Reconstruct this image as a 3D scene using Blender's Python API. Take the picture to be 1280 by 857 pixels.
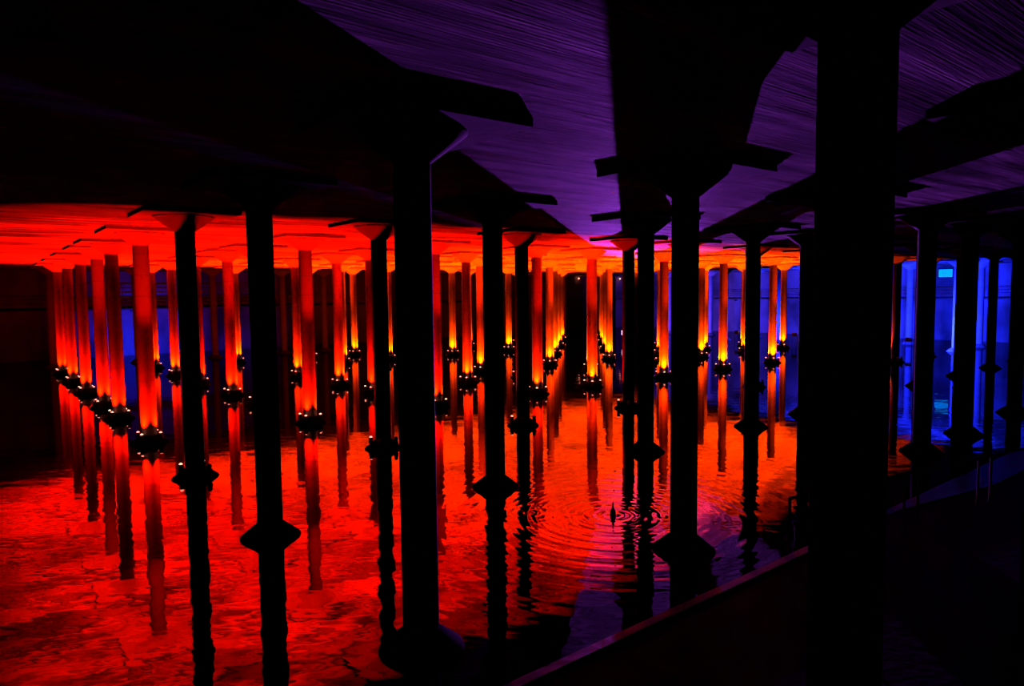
import bpy, bmesh, math, random
from mathutils import Vector, Matrix

for o in list(bpy.data.objects):
    bpy.data.objects.remove(o, do_unlink=True)
SC = bpy.context.scene
COL = SC.collection

# ------------------------------------------------------------------ camera
F_PX, PITCH, ROLL, EYE = 870.0, 0.07058, 0.0113, 5.0
cp, sp, cr, sr = math.cos(PITCH), math.sin(PITCH), math.cos(ROLL), math.sin(ROLL)
rx, ry, rz = Vector((1, 0, 0)), Vector((0, -sp, -cp)), Vector((0, cp, -sp))
right = rx * cr + ry * sr
down = -rx * sr + ry * cr
cam_d = bpy.data.cameras.new('camera')
cam = bpy.data.objects.new('camera', cam_d)
COL.objects.link(cam)
cam_d.sensor_width = 36.0
cam_d.sensor_fit = 'HORIZONTAL'
cam_d.lens = F_PX / 1280 * 36
cam_d.clip_end = 400
M = Matrix((right, -down, -rz)).transposed().to_4x4()
M.translation = (0, 0, EYE)
cam.matrix_world = M
SC.camera = cam

# ------------------------------------------------------------------ world and exposure
w = bpy.data.worlds.new('world')
SC.world = w
w.use_nodes = True
w.node_tree.nodes['Background'].inputs[0].default_value = (0, 0, 0, 1)
w.node_tree.nodes['Background'].inputs[1].default_value = 0
SC.view_settings.view_transform = 'Standard'
SC.view_settings.look = 'None'
SC.view_settings.gamma = 1
SC.view_settings.use_curve_mapping = False
SC.view_settings.exposure = 0.0
SC.cycles.max_bounces = 8
SC.cycles.diffuse_bounces = 0
SC.cycles.sample_clamp_indirect = 4.0

COLS = {  # row: (place along the row, x, y) in metres
    0: [(-1, 2.42, 4.96), (0, -1.33, 9.55), (1, -5.09, 14.24), (2, -8.87, 19.11), (3, -12.59, 23.83), (4, -16.3, 28.57), (5, -18.74, 31.69), (6, -22.44, 36.43), (7, -26.12, 41.16), (8, -29.79, 45.88), (9, -33.46, 50.59)],
    1: [(-1, 7.04, 9.02), (0, 3.29, 13.23), (1, -0.47, 17.78), (2, -4.25, 22.54), (3, -8.0, 27.22), (4, -11.74, 31.93), (5, -14.2, 35.04), (6, -17.92, 39.76), (7, -21.63, 44.48), (8, -25.33, 49.2), (9, -29.02, 53.91)],
    2: [(0, 7.89, 17.08), (1, 4.16, 21.61), (2, 0.39, 26.15), (3, -3.38, 30.77), (4, -7.14, 35.44), (5, -9.61, 38.53), (6, -13.35, 43.23), (7, -17.09, 47.93), (8, -20.81, 52.64), (9, -24.53, 57.34)],
    3: [(0, 12.54, 21.1), (1, 8.78, 25.4), (2, 5.01, 29.87), (3, 1.25, 34.44), (4, -2.52, 39.06), (5, -5.0, 42.12), (6, -8.76, 46.79), (7, -12.51, 51.48), (8, -16.25, 56.17), (9, -19.98, 60.86)],
    4: [(0, 15.51, 23.65), (1, 11.78, 27.9), (2, 8.02, 32.32), (3, 4.26, 36.86), (4, 0.49, 41.45), (5, -1.99, 44.5), (6, -5.76, 49.15), (7, -9.52, 53.82), (8, -13.27, 58.5), (9, -17.01, 63.18)],
    5: [(0, 20.06, 27.59), (1, 16.37, 31.77), (2, 12.63, 36.14), (3, 8.88, 40.62), (4, 5.12, 45.18), (5, 2.63, 48.2), (6, -1.13, 52.82), (7, -4.9, 57.47), (8, -8.66, 62.13), (9, -12.42, 66.8)],
    6: [(1, 20.94, 35.66), (2, 17.23, 39.99), (3, 13.5, 44.42), (4, 9.74, 48.94), (5, 7.26, 51.95), (6, 3.5, 56.54), (7, -0.27, 61.16), (8, -4.04, 65.81), (9, -7.81, 70.46)],
    7: [(1, 25.49, 39.57), (2, 21.82, 43.85), (3, 18.1, 48.25), (4, 14.36, 52.74), (5, 11.89, 55.72), (6, 8.13, 60.29), (7, 4.36, 64.89), (8, 0.59, 69.52), (9, -3.18, 74.16)],
    8: [(1, 30.02, 43.48), (2, 26.38, 47.73), (3, 22.69, 52.1), (4, 18.97, 56.55), (5, 16.51, 59.52), (6, 12.76, 64.06), (7, 8.99, 68.65), (8, 5.22, 73.25), (9, 1.45, 77.88)],
    9: [(1, 34.54, 47.39), (2, 30.93, 51.61), (3, 27.27, 55.95), (4, 23.57, 60.38), (5, 21.12, 63.33), (6, 17.38, 67.85), (7, 13.62, 72.42), (8, 9.86, 77.01), (9, 6.09, 81.62)],
    10: [(2, 35.46, 55.49), (3, 31.83, 59.81), (4, 28.16, 64.21), (5, 25.72, 67.15), (6, 21.99, 71.66), (7, 18.25, 76.2), (8, 14.49, 80.78), (9, 10.72, 85.39)],
    11: [(2, 39.97, 59.37), (3, 36.37, 63.66), (4, 32.73, 68.05), (5, 30.3, 70.98), (6, 26.6, 75.47), (7, 22.87, 80.0), (8, 19.12, 84.57), (9, 15.36, 89.16)],
}
# ------------------------------------------------------------------ the grid of the tank (metres, water at z = 0)
TH = 0.677
A = Vector((-math.sin(TH), math.cos(TH), 0))        # along a row, away from the viewer
B = Vector((math.cos(TH), math.sin(TH), 0))         # from row to row
O0 = Vector((-1.335, 9.555, 0))
SA, SB = 6.0, 5.93
Z_JOIN, Z_PLATE, Z_CEIL = 6.775, 7.19, 7.31
R_SHAFT = 0.255


def G(i, j, z=0.0):
    """a place given in bays along and across the rows"""
    return O0 + A * (i * SA - (0.34 * SA if i > 4 else 0)) + B * (j * SB - (0.35 * SB if j > 3 else 0)) + Vector((0, 0, z))


# ------------------------------------------------------------------ materials
def new_mat(name):
    m = bpy.data.materials.new(name)
    m.use_nodes = True
    nt = m.node_tree
    return m, nt, nt.nodes, nt.nodes['Principled BSDF']


def ramp(nt, a, b, p0=0.3, p1=0.7):
    r = nt.nodes.new('ShaderNodeValToRGB')
    r.color_ramp.elements[0].position = p0
    r.color_ramp.elements[1].position = p1
    r.color_ramp.elements[0].color = (*a, 1)
    r.color_ramp.elements[1].color = (*b, 1)
    return r


def mat_concrete(name, c0, c1, scale=1.5, rough=0.9, stretch=(1, 1, 1), bump=0.3, coord='Object', rotz=0.0, detail=6):
    m, nt, N, P = new_mat(name)
    L = nt.links
    tc = N.new('ShaderNodeTexCoord')
    mp = N.new('ShaderNodeMapping')
    mp.inputs['Scale'].default_value = stretch
    mp.inputs['Rotation'].default_value = (0, 0, rotz)
    L.new(tc.outputs[coord], mp.inputs[0])
    n1 = N.new('ShaderNodeTexNoise')
    n1.inputs['Scale'].default_value = scale
    n1.inputs['Detail'].default_value = detail
    L.new(mp.outputs[0], n1.inputs['Vector'])
    r = ramp(nt, c0, c1)
    L.new(n1.outputs[0], r.inputs[0])
    L.new(r.outputs[0], P.inputs['Base Color'])
    n2 = N.new('ShaderNodeTexNoise')
    n2.inputs['Scale'].default_value = scale * 7
    n2.inputs['Detail'].default_value = 4
    L.new(mp.outputs[0], n2.inputs['Vector'])
    b = N.new('ShaderNodeBump')
    b.inputs['Strength'].default_value = bump
    b.inputs['Distance'].default_value = 0.02
    L.new(n2.outputs[0], b.inputs['Height'])
    L.new(b.outputs[0], P.inputs['Normal'])
    P.inputs['Roughness'].default_value = rough
    P.inputs['Specular IOR Level'].default_value = 0.04
    return m


def mat_plain(name, col, rough=0.5, metal=0.0):
    m, nt, N, P = new_mat(name)
    P.inputs['Base Color'].default_value = (*col, 1)
    P.inputs['Roughness'].default_value = rough
    P.inputs['Metallic'].default_value = metal
    return m


def mat_glow(name, col, s):
    m, nt, N, P = new_mat(name)
    P.inputs['Base Color'].default_value = (*[min(1, c) * .5 for c in col], 1)
    P.inputs['Emission Color'].default_value = (*col, 1)
    P.inputs['Emission Strength'].default_value = s
    m.cycles.emission_sampling = 'NONE'
    return m


def mat_shaft():
    """grey column concrete with the rings left by the form sections"""
    m = mat_concrete('column_concrete', (.30, .285, .27), (.42, .40, .38), 1.2, stretch=(1, 1, .35))
    nt = m.node_tree
    N, L = nt.nodes, nt.links
    P = N['Principled BSDF']
    base = P.inputs['Base Color'].links[0].from_socket
    tc = N.new('ShaderNodeTexCoord')
    s = N.new('ShaderNodeSeparateXYZ')
    L.new(tc.outputs['Object'], s.inputs[0])
    md = N.new('ShaderNodeMath'); md.operation = 'MODULO'; md.inputs[1].default_value = 0.72
    L.new(s.outputs['Z'], md.inputs[0])
    lt = N.new('ShaderNodeMath'); lt.operation = 'LESS_THAN'; lt.inputs[1].default_value = 0.025
    L.new(md.outputs[0], lt.inputs[0])
    mx = N.new('ShaderNodeMix'); mx.data_type = 'RGBA'
    L.new(lt.outputs[0], mx.inputs[0])
    L.new(base, mx.inputs[6])
    mx.inputs[7].default_value = (.22, .21, .2, 1)
    L.new(mx.outputs[2], P.inputs['Base Color'])
    return m


def mat_ceiling():
    """board-marked concrete, the boards lying across the rows, with damp stains"""
    m, nt, N, P = new_mat('board_marked_concrete')
    L = nt.links
    tc = N.new('ShaderNodeTexCoord')
    mp = N.new('ShaderNodeMapping')
    mp.inputs['Rotation'].default_value = (0, 0, -TH)
    L.new(tc.outputs['Object'], mp.inputs[0])

    def noise(scale, stretch, detail):
        k = N.new('ShaderNodeMapping')
        k.inputs['Scale'].default_value = stretch
        L.new(mp.outputs[0], k.inputs[0])
        n = N.new('ShaderNodeTexNoise')
        n.inputs['Scale'].default_value = scale
        n.inputs['Detail'].default_value = detail
        L.new(k.outputs[0], n.inputs['Vector'])
        return n.outputs[0]
    grain = noise(1.0, (.35, 3.2, 1), 8)
    fine = noise(1.0, (1.2, 26.0, 1), 4)
    damp = noise(.30, (.8, 2.6, 1), 6)
    r1 = ramp(nt, (.06, .057, .053), (.75, .72, .68), .36, .64)
    L.new(grain, r1.inputs[0])
    r2 = ramp(nt, (.25, .25, .25), (1, 1, 1), .40, .60)
    L.new(damp, r2.inputs[0])
    mu = N.new('ShaderNodeMix'); mu.data_type = 'RGBA'; mu.blend_type = 'MULTIPLY'
    mu.inputs[0].default_value = 1
    L.new(r1.outputs[0], mu.inputs[6])
    L.new(r2.outputs[0], mu.inputs[7])
    L.new(mu.outputs[2], P.inputs['Base Color'])
    # board joints
    sx = N.new('ShaderNodeSeparateXYZ')
    L.new(mp.outputs[0], sx.inputs[0])
    md = N.new('ShaderNodeMath'); md.operation = 'PINGPONG'; md.inputs[1].default_value = 0.11
    L.new(sx.outputs['Y'], md.inputs[0])
    rj = ramp(nt, (.5, .5, .5), (1, 1, 1), 0.0, 0.012)
    L.new(md.outputs[0], rj.inputs[0])
    ad = N.new('ShaderNodeMath'); ad.operation = 'ADD'
    L.new(rj.outputs[0], ad.inputs[0])
    L.new(fine, ad.inputs[1])
    ad2 = N.new('ShaderNodeMath'); ad2.operation = 'ADD'
    L.new(ad.outputs[0], ad2.inputs[0])
    L.new(grain, ad2.inputs[1])
    b = N.new('ShaderNodeBump')
    b.inputs['Strength'].default_value = .8
    b.inputs['Distance'].default_value = .04
    L.new(ad2.outputs[0], b.inputs['Height'])
    L.new(b.outputs[0], P.inputs['Normal'])
    P.inputs['Roughness'].default_value = .75
    P.inputs['Specular IOR Level'].default_value = .02
    return m


DRIP = Vector((2.23, 15.36, 0))


def mat_water():
    """dark still water, a mirror at low angles, with rings spreading from a drip"""
    m = bpy.data.materials.new('still_water')
    m.use_nodes = True
    nt = m.node_tree
    N, L = nt.nodes, nt.links
    N.clear()
    out = N.new('ShaderNodeOutputMaterial')
    geo = N.new('ShaderNodeNewGeometry')

    def math_(op, a, b=None):
        n = N.new('ShaderNodeMath'); n.operation = op
        for k, v in enumerate((a, b)):
            if v is None:
                continue
            if isinstance(v, (int, float)):
                n.inputs[k].default_value = v
            else:
                L.new(v, n.inputs[k])
        return n.outputs[0]

    def rings(c, wavelength, reach, amp):
        v = N.new('ShaderNodeVectorMath'); v.operation = 'DISTANCE'
        L.new(geo.outputs['Position'], v.inputs[0])
        v.inputs[1].default_value = c
        d = v.outputs['Value']
        s = math_('SINE', math_('MULTIPLY', d, 2 * math.pi / wavelength))
        e = math_('EXPONENT', math_('MULTIPLY', d, -1.0 / reach))
        return math_('MULTIPLY', math_('MULTIPLY', s, e), amp)

    def noise(scale, stretch, amp, detail=3, rot=0.0):
        k = N.new('ShaderNodeMapping')
        k.inputs['Scale'].default_value = stretch
        k.inputs['Rotation'].default_value = (0, 0, rot)
        L.new(geo.outputs['Position'], k.inputs[0])
        n = N.new('ShaderNodeTexNoise')
        n.inputs['Scale'].default_value = scale
        n.inputs['Detail'].default_value = detail
        L.new(k.outputs[0], n.inputs['Vector'])
        return math_('MULTIPLY', n.outputs[0], amp)
    h = rings(tuple(DRIP), .21, 1.7, .0022)
    h = math_('ADD', h, rings(tuple(DRIP + Vector((1.1, -.1, 0))), .24, .8, .0016))
    h = math_('ADD', h, rings(tuple(DRIP + Vector((-1.9, .25, 0))), .22, .55, .0020))
    h = math_('ADD', h, rings(tuple(DRIP), .5, 3.0, .0026))
    h = math_('ADD', h, noise(1.0, (.9, 1.6, 1), .006, 2, .2))
    h = math_('ADD', h, noise(5.0, (.6, 1.3, 1), .0005, 2, .1))
    b = N.new('ShaderNodeBump')
    b.inputs['Strength'].default_value = 1
    b.inputs['Distance'].default_value = 1
    L.new(h, b.inputs['Height'])
    gl = N.new('ShaderNodeBsdfGlossy')
    gl.inputs['Roughness'].default_value = .015
    gl.inputs['Color'].default_value = (.32, .32, .32, 1)
    L.new(b.outputs[0], gl.inputs['Normal'])
    df = N.new('ShaderNodeBsdfDiffuse')
    df.inputs['Color'].default_value = (.006, .006, .006, 1)
    fr = N.new('ShaderNodeFresnel')
    fr.inputs['IOR'].default_value = WATER_IOR
    mx = N.new('ShaderNodeMixShader')
    L.new(fr.outputs[0], mx.inputs[0])
    L.new(df.outputs[0], mx.inputs[1])
    L.new(gl.outputs[0], mx.inputs[2])
    L.new(mx.outputs[0], out.inputs['Surface'])
    return m


WATER_IOR = 1.34
M_SHAFT = mat_shaft()
M_CAP = mat_concrete('capital_concrete', (.28, .27, .255), (.42, .40, .38), 1.6)
M_PLATE = mat_concrete('drop_panel_concrete', (.22, .21, .2), (.45, .43, .4), .9)
M_BASE = mat_concrete('base_concrete', (.12, .115, .11), (.2, .19, .18), 2.5)
M_CEIL = mat_ceiling()
M_WALL = mat_concrete('wall_concrete', (.07, .068, .065), (.44, .42, .40), .3, stretch=(1, 1, .6), detail=8)
M_FLOOR = mat_concrete('floor_concrete', (.06, .058, .055), (.12, .115, .11), .6)
M_BANK = mat_concrete('ledge_concrete', (.13, .125, .12), (.2, .19, .18), .8, .8)
M_KERB = mat_concrete('kerb_concrete', (.25, .24, .23), (.34, .33, .31), 1.2, .6)
for m_, ro, sp_l in ((M_KERB, .32, .6), (M_BANK, .6, .03)):      # damp from the drips
    m_.node_tree.nodes['Principled BSDF'].inputs['Roughness'].default_value = ro
    m_.node_tree.nodes['Principled BSDF'].inputs['Specular IOR Level'].default_value = sp_l
M_WATER = mat_water()
M_BLACK = mat_plain('black_painted_metal', (.012, .012, .013), .8)
M_STEEL = mat_plain('dull_steel', (.09, .09, .095), .45, .6)
M_LENS = mat_glow('warm_white_lens', (1.0, .2, .13), 6)
M_LENS_OFF = mat_plain('unlit_lens', (.05, .05, .05), .2)
M_BLUE_LENS = mat_glow('blue_lens', (.10, .30, 1.0), 6)
M_PURPLE_LENS = mat_glow('pale_violet_lens', (.85, .62, 1.0), 1.6)
M_CYAN = mat_glow('cyan_lit_pane', (.0, .42, 1.0), 1.0)
M_SPLASH = mat_plain('splashing_water', (.01, .01, .015), .05)


# ------------------------------------------------------------------ mesh helpers
def mesh_of(bm, name, smooth=False):
    me = bpy.data.meshes.new(name)
    bmesh.ops.recalc_face_normals(bm, faces=bm.faces[:])
    bm.to_mesh(me)
    bm.free()
    if smooth:
        for p in me.polygons:
            p.use_smooth = True
        me.set_sharp_from_angle(angle=math.radians(35))
    return me


def lathe(profile, seg=28, smooth=True, name='turned'):
    """profile: (radius, z) from bottom to top, closed at both ends"""
    bm = bmesh.new()
    rings = []
    for r, z in profile:
        rings.append([bm.verts.new((r * math.cos(2 * math.pi * k / seg), r * math.sin(2 * math.pi * k / seg), z)) for k in range(seg)])
    for a, b in zip(rings, rings[1:]):
        for k in range(seg):
            bm.faces.new((a[k], a[(k + 1) % seg], b[(k + 1) % seg], b[k]))
    bm.faces.new(rings[0][::-1])
    bm.faces.new(rings[-1])
    return mesh_of(bm, name, smooth)


def box_mesh(sx, sy, sz, bevel=0.0, name='box', z0=0.0):
    """centred in x and y, standing on z0"""
    bm = bmesh.new()
    bmesh.ops.create_cube(bm, size=1, matrix=Matrix.Translation((0, 0, z0 + sz / 2)) @ Matrix.Diagonal((sx, sy, sz, 1)))
    if bevel:
        bmesh.ops.bevel(bm, geom=bm.edges[:], offset=bevel, segments=1, affect='EDGES')
    return mesh_of(bm, name)


def prism_mesh(pts, z0, z1, name='prism', bevel=0.0):
    """pts: corners seen from above"""
    bm = bmesh.new()
    lo = [bm.verts.new((p[0], p[1], z0)) for p in pts]
    hi = [bm.verts.new((p[0], p[1], z1)) for p in pts]
    n = len(pts)
    bm.faces.new(lo[::-1])
    bm.faces.new(hi)
    for k in range(n):
        bm.faces.new((lo[k], lo[(k + 1) % n], hi[(k + 1) % n], hi[k]))
    if bevel:
        bmesh.ops.bevel(bm, geom=bm.edges[:], offset=bevel, segments=2, affect='EDGES')
    return mesh_of(bm, name)


def bar_mesh(p, q, r, seg=8, name='bar'):
    p, q = Vector(p), Vector(q)
    d = q - p
    bm = bmesh.new()
    rot = d.to_track_quat('Z', 'Y').to_matrix().to_4x4()
    bmesh.ops.create_cone(bm, cap_ends=True, segments=seg, radius1=r, radius2=r, depth=d.length,
                          matrix=Matrix.Translation((p + q) / 2) @ rot)
    return mesh_of(bm, name, True)


def obj(name, me, mat=None, parent=None, loc=(0, 0, 0), rotz=0.0):
    if mat is not None and not me.materials:
        me.materials.append(mat)
    o = bpy.data.objects.new(name, me)
    COL.objects.link(o)
    o.location = loc
    o.rotation_euler = (0, 0, rotz)
    o.parent = parent
    return o


def empty(name, loc, rotz=0.0):
    return obj(name, None, None, None, loc, rotz)


def tag(o, label=None, cat=None, group=None, kind=None):
    for k, v in (('label', label), ('category', cat), ('group', group), ('kind', kind)):
        if v:
            o[k] = v
    return o


def struct(name, me, mat, loc=(0, 0, 0), rotz=0.0, label=None):
    return tag(obj(name, me, mat, None, loc, rotz), label=label, kind='structure')


def spot(name, loc, direction, power, color, half, blend=.4, size=.04, parent=None):
    d = bpy.data.lights.new(name, 'SPOT')
    d.energy = power
    d.color = color
    d.spot_size = 2 * half
    d.spot_blend = blend
    d.shadow_soft_size = size
    o = bpy.data.objects.new(name, d)
    COL.objects.link(o)
    o.rotation_euler = Vector(direction).to_track_quat('-Z', 'Y').to_euler()
    o.location = loc
    o.parent = parent
    return o


ORD = ['first', 'second', 'third', 'fourth', 'fifth', 'sixth', 'seventh', 'eighth', 'ninth', 'tenth', 'eleventh', 'twelfth']

# ------------------------------------------------------------------ the setting
I0, I1, J0, J1 = -1.95, 10.35, -1.55, 12.3
tank = [G(I0, J0), G(I1, J0), G(I1, J1), G(I0, J1)]
out = [G(I0 - .1, J0 - .1), G(I1 + .1, J0 - .1), G(I1 + .1, J1 + .1), G(I0 - .1, J1 + .1)]
struct('floor', prism_mesh(out, -.7, -.4), M_FLOOR, label='dark concrete tank floor under the water')
struct('ceiling', prism_mesh(out, Z_CEIL, Z_CEIL + .35), M_CEIL, label='board-marked concrete ceiling over the flooded tank')
for nm, a, b, c, d in (('wall_near', tank[0], tank[3], out[3], out[0]), ('wall_far', tank[1], tank[2], out[2], out[1]),
                       ('wall_left', tank[0], tank[1], out[1], out[0]), ('wall_right', tank[3], tank[2], out[2], out[3])):
    struct(nm, prism_mesh([a, b, c, d], -.4, Z_CEIL), M_WALL)

wp = [G(I0, J0), G(I1, J0), G(I1, J1), G(I0, J1)]
bm = bmesh.new()
bm.faces.new([bm.verts.new(p) for p in wp])
tag(obj('water', mesh_of(bm, 'water'), M_WATER), 'still dark water mirroring the lit ceiling, rings spreading from a drip', 'water', kind='stuff')

# low ledge along the near side, its kerb and the rail on it
EDGE = -.288
ledge = empty('concrete_ledge', G(-1, 2, 0))
me = prism_mesh([p - G(-1, 2) for p in (G(I0, J0), G(EDGE - .03, J0), G(EDGE - .03, 1.85), G(EDGE - .15, 2.5), G(EDGE - .15, J1), G(I0, J1))], -.4, .16)
obj('ledge_slab', me, M_BANK, ledge)
me = prism_mesh([p - G(-1, 2) for p in (G(EDGE - .03, J0), G(EDGE, J0), G(EDGE, J1), G(EDGE - .15, J1), G(EDGE - .15, 2.5), G(EDGE - .03, 1.85))], -.4, .2, bevel=.03)
obj('kerb', me, M_KERB, ledge)
tag(ledge, 'dark low concrete ledge with a raised kerb at the near edge of the water', 'ledge')

rail = empty('ledge_railing', G(-.3, 1.17, .16))
o_ = G(-.3, 1.17, .16)
prev = None
for js in ((1.14,), (1.70, 1.776), (2.14, 2.222), (2.62, 2.70), (3.0,)):
    feet = [G(-.29 - .19 * (j - 1.14), j, .16) - o_ for j in js]
    for p in feet:
        obj('post', bar_mesh(p, p + Vector((0, 0, 1.07)), .028), M_BLACK, rail)
    top = sum(feet, Vector()) / len(feet) + Vector((0, 0, 1.07))
    if prev is not None:
        obj('top_rail', bar_mesh(prev, top, .03), M_BLACK, rail)
    prev = top
tag(rail, 'thin black metal railing with paired posts on the low ledge', 'railing')


# walkways high on the walls, with their railings
def walkway(a, b, inward, label, rlabel):
    """a, b: the two ends at the wall"""
    z1, wd = 4.1, .65
    d = (b - a).normalized()
    base = (a + b) / 2
    rel = lambda p: p - base
    wk = empty('walkway', base)
    obj('walkway_slab', prism_mesh([rel(p) for p in (a, b, b + inward * wd, a + inward * wd)], z1 - .12, z1), M_BANK, wk)
    n = int((b - a).length / 5)
    for k in range(n + 1):
        p = rel(a + d * ((b - a).length * (k + .5) / (n + 1)))
        br = prism_mesh([p - d * .06, p + d * .06, p + d * .06 + inward * wd * .8, p - d * .06 + inward * wd * .8], z1 - .3, z1 - .12)
        obj('bracket', br, M_BANK, wk)
    tag(wk, label, 'walkway')
    rl = empty('walkway_railing', base + Vector((0, 0, z1)))
    e = inward * (wd - .06)
    n = int((b - a).length / 1.6)
    for k in range(n + 1):
        p = rel(a + d * ((b - a).length * k / n)) + e
        obj('post', bar_mesh(p, p + Vector((0, 0, .95)), .022, 6), M_STEEL, rl)
    for z in (.35, .65, .95):
        obj('rail', bar_mesh(rel(a) + e + Vector((0, 0, z)), rel(b) + e + Vector((0, 0, z)), .02 if z < .9 else .03, 6), M_STEEL, rl)
    tag(rl, rlabel, 'railing')


walkway(G(I1, J0), G(I1, J1), -A, 'narrow concrete walkway bracketed high along the far wall', 'thin metal railing on the walkway of the far wall')
walkway(G(I0 + .2, J1), G(I1 - .2, J1), -B, 'narrow concrete walkway bracketed high along the blue-lit wall', 'thin metal railing on the walkway of the blue-lit wall')
walkway(G(I0, J0), G(I0, J1 - .3), A, 'walkway slab along the wall behind the viewpoint', 'railing of the walkway behind the viewpoint')


# ------------------------------------------------------------------ columns
ME_SHAFT = lathe([(R_SHAFT, -.4), (R_SHAFT, .7), (R_SHAFT, 2.0), (R_SHAFT, 4.5), (R_SHAFT, Z_JOIN)], 32)
ME_CAP = lathe([(R_SHAFT, Z_JOIN - .02), (R_SHAFT + .01, Z_JOIN), (.77, Z_PLATE - .03), (.77, Z_PLATE)], 36)
ME_PLATE = box_mesh(2.35, 2.35, Z_CEIL - Z_PLATE, .012, 'drop_panel', Z_PLATE)
ME_BASE = lathe([(.62, -.4), (.61, .0), (.60, .03), (R_SHAFT + .05, .27), (R_SHAFT + .02, .29)], 36)


def look(i, j):
    if j >= 10:
        return 'blue-lit'
    if i <= 1:
        return 'black unlit'
    if i == 2:
        return 'dark half-lit'
    if i == 9:
        return 'dim unlit'
    return 'red-lit' if i + j < 6 or j == 0 else 'orange-lit'


def lamp_set(i, j):
    """which of the four uplights (by direction) burn: None where a column has no uplights"""
    if i < 2 or i > 8 or j > 9:
        return None
    near_l, near_r, far_l, far_r = (-1, -1), (-1, 1), (1, -1), (1, 1)
    if i == 2:
        return {far_l, far_r}
    if i == 8:
        return {near_l, near_r, far_l, far_r}  # far pair burns only as added fill for the last columns
    if j == 9:
        return {near_l, far_l}
    return {near_l, near_r, far_l, far_r}


ME_HOUSING = lathe([(.045, -.11), (.045, -.06), (.06, -.04), (.065, .07), (.06, .085)], 14)
ME_BRACKET = box_mesh(.16, .03, .1, 0, 'bracket', -.12)
dome = [(.05 * math.cos(a), .08 + .045 * math.sin(a)) for a in (0, .4, .8, 1.2, 1.45)]
ME_LENS = lathe(dome, 14)
ME_LENS_OFF = lathe(dome, 14)
SIDE = {(-1, -1): 'near', (-1, 1): 'right', (1, -1): 'left', (1, 1): 'far'}
LAMP_W = 2000.0
LAMP_HALF = math.radians(42)


def uplight(c, i, j, key, lit, place):
    sa, sb = key
    d = (A * sa + B * sb).normalized()
    p = c + d * .42 + Vector((0, 0, .27))
    t = empty('uplight', p, math.atan2(d.y, d.x))
    hs = obj('housing', ME_HOUSING, M_BLACK, t)
    obj('bracket', ME_BRACKET, M_BLACK, t)
    obj('lens', ME_LENS if lit else ME_LENS_OFF, M_LENS if lit else M_LENS_OFF, hs)
    tag(t, ('glowing' if lit else 'unlit') + ' uplight on the %s side of %s' % (SIDE[key], place), 'lamp', 'uplights around the column bases')
    if lit:
        green = min(.034, .002 + .0050 * max(0, .6 * (i - 3) + 1.3 * j - 3.2))
        up = Vector((0, 0, 1))
        aim, half, blend = up + d * .06, math.radians(45), .9
        pw = LAMP_W * (1.25 + .55 * min(5, max(0, i + j - 4)))
        if i == 2:
            aim, half, blend, pw = up + A * .42, math.radians(35), .3, LAMP_W * 1.0
        elif i == 3:
            aim = up + A * (.16 if sa < 0 else .03) + d * .04
            half, blend = math.radians(42), .9
        elif i == 8:
            aim, half = up - A * .3, math.radians(50)
            if sa > 0:
                aim, half, pw = up + A * 1.2, math.radians(60), 110  # weak added beam, standing in for red light bounced onto the columns beyond
        elif j == 9:
            aim = up - B * .25
        spot('uplight_beam', (0, 0, .15), Matrix.Rotation(-math.atan2(d.y, d.x), 3, 'Z') @ aim, pw, (1, green, 0), half, blend, .05, t)


random.seed(4)
for j in sorted(COLS):
    for n, (i, x, y) in enumerate(sorted(COLS[j])):
        c = Vector((x, y, 0))
        t = empty('concrete_column', c, TH + random.uniform(-.01, .01))
        obj('shaft', ME_SHAFT, M_SHAFT, t)
        obj('capital', ME_CAP, M_CAP, t)
        obj('drop_panel', ME_PLATE, M_PLATE, t)
        obj('base', ME_BASE, M_BASE, t)
        place = '%snearest in the %s row from left' % (ORD[n] + ' ' if n else '', ORD[j])
        tag(t, '%s round concrete column, %s' % (look(i, j), place), 'column', 'columns of the flooded tank', 'thing')
        ls = lamp_set(i, j)
        if ls is not None:
            for key in SIDE:
                uplight(c, i, j, key, key in ls, 'column ' + place)


# ------------------------------------------------------------------ floodlights along the walls
def flood(loc, target, power, color, half, label, size=.5, lens=None, blend=.6):
    """a stand-mounted floodlight that throws its light towards target"""
    loc, target = Vector(loc), Vector(target)
    d = target - loc
    rz = math.atan2(d.y, d.x) - math.pi / 2
    t = empty('floodlight', (loc.x, loc.y, 0), rz)
    z = loc.z
    for s in (-1, 1):
        obj('leg', bar_mesh((s * size * .55, 0, -.4), (s * size * .55, 0, z), .02, 6), M_BLACK, t)
    obj('foot', box_mesh(size * 1.3, size * .8, .06, .01, 'foot', -.4), M_BLACK, t)
    hs = obj('housing', box_mesh(size, size * .3, size * .7, .02, 'housing', z - size * .35), M_BLACK, t)
    for k in range(4):
        zz = z - size * .28 + k * size * .15
        o = obj('light_strip', box_mesh(size * .9, .02, size * .10, 0, 'strip', zz), lens, hs, (0, size * .15 + .012, 0))
    tag(t, label, 'floodlight', 'floodlights near the walls')
    spot('flood_beam', (0, size * .15 + .12, 0.0 + z), Matrix.Rotation(-rz, 3, 'Z') @ d, power, color, half, blend, .08, t)
    return t


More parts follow.
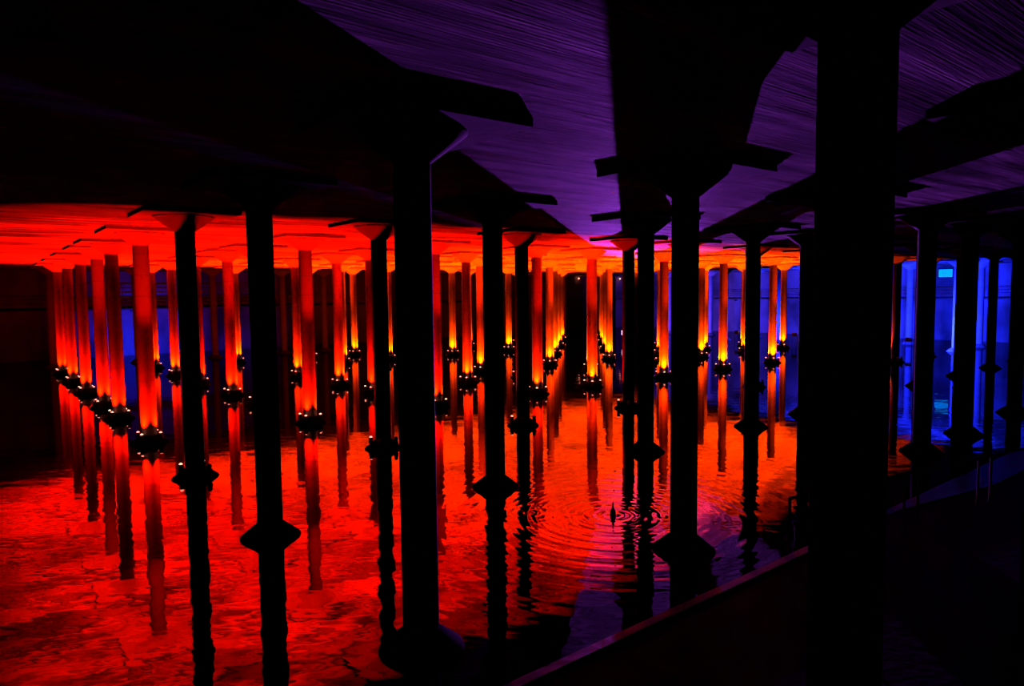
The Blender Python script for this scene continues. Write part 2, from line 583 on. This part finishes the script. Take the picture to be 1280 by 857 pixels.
BLUE = (.008, .016, 1.0)
VIOLET = (.42, .055, 1.0)
PL = Vector((11.3, 69.5, 1.0))
tl = flood(PL, Vector((6.6, 20, 6.4)), 105000, VIOLET, math.radians(10.5), 'pale violet louvred floodlight low over the water before the far corner', .8, M_PURPLE_LENS)
for k, (a, b, z, ta, tb, tz, pw, col, lab) in enumerate((
        (2.5, 9.5, 1.0, 2.2, 12.3, 3.6, 30000, BLUE, 'blue floodlight before the blue wall, the one closest to the viewer'),
        (4.5, 9.6, 1.0, 4.4, 12.3, 3.6, 20000, BLUE, 'blue floodlight before the blue wall, second closest to the viewer'),
        (5.5, 9.6, 1.0, 5.2, 12.3, 3.6, 9000, (.03, .03, 1.0), 'blue floodlight before the blue wall, third closest to the viewer'),
        (7.4, 9.9, 1.0, 7.6, 12.3, 3.5, 6000, (.14, .04, 1.0), 'violet-blue floodlight before the wall, near the far corner'),
        (9.85, 1.25, .4, 10.35, 1.3, .9, 1500, BLUE, 'blue floodlight at the foot of the far wall, beside the leftmost row'),
        (9.85, 2.6, .4, 10.35, 2.65, 1.2, 90, BLUE, 'faint blue floodlight at the foot of the far wall, behind the third row'))):
    flood(G(a, b, z), G(ta, tb, tz), pw, col, math.radians(72 if a > 9 else 68), lab, .45, M_BLUE_LENS)

# cyan window high in the blue wall
wloc = G(3.05, J1 - .005)
win = empty('window_1', wloc, math.atan2(A.y, A.x))
tag(win, kind='structure', label='small cyan backlit window high in the blue wall')
obj('window_pane', box_mesh(1.2, .04, .75, 0, 'pane', 6.15), M_CYAN, win, (0, .06, 0))
for sx, sz, px, pz in ((1.36, .08, 0, 6.07), (1.36, .08, 0, 6.9), (.08, .75, -.64, 6.15), (.08, .75, .64, 6.15)):
    obj('window_frame', box_mesh(sx, .1, sz, 0, 'frame', pz), M_BLACK, win, (px, .05, 0))
obj('shutter_box', box_mesh(.55, .25, .8, .01, 'shutter_box', 6.1), M_BLACK, win, (-1.0, .13, 0))

# two small warm lamps high on the far walls
for p, lab in ((G(I1, 10.72, 6.95), 'small warm bulb lamp high on the far wall, seen above the black gap'),
               (G(I1, 12.1, 6.95), 'small warm bulb lamp high on the far wall, nearer the violet floodlight')):
    t = empty('wall_lamp', p, math.atan2(-A.y, -A.x))
    obj('wall_plate', box_mesh(.05, .24, .24, .01, 'plate', -.12), M_BLACK, t, (.025, 0, 0))
    obj('arm', bar_mesh((.03, 0, 0), (.25, 0, 0), .025), M_BLACK, t)
    obj('bulb', lathe([(.03, -.1), (.10, -.03), (.11, .04), (.05, .11)], 12), M_LENS, t, (.28, 0, 0))
    tag(t, lab, 'lamp', 'wall lamps')

# the drip that strikes the water
prof = [(.075, -.02), (.07, .03), (.062, .08), (.045, .13), (.022, .18), (.016, .24), (.02, .27), (.008, .3)]
sp_ = empty('water_splash', DRIP)
obj('jet', lathe(prof, 14), M_SPLASH, sp_)
for k, (dx, dy, z, r) in enumerate(((.03, .05, .55, .022), (-.02, .0, .75, .018), (.05, .02, 1.0, .02))):
    obj('droplet', lathe([(r * .3, -r), (r, -r * .3), (r * .9, r * .4), (r * .2, r * 1.3)], 8), M_SPLASH, sp_, (dx, dy, z))
tag(sp_, 'small dark splash where a drip strikes the water amid rings', 'splash')
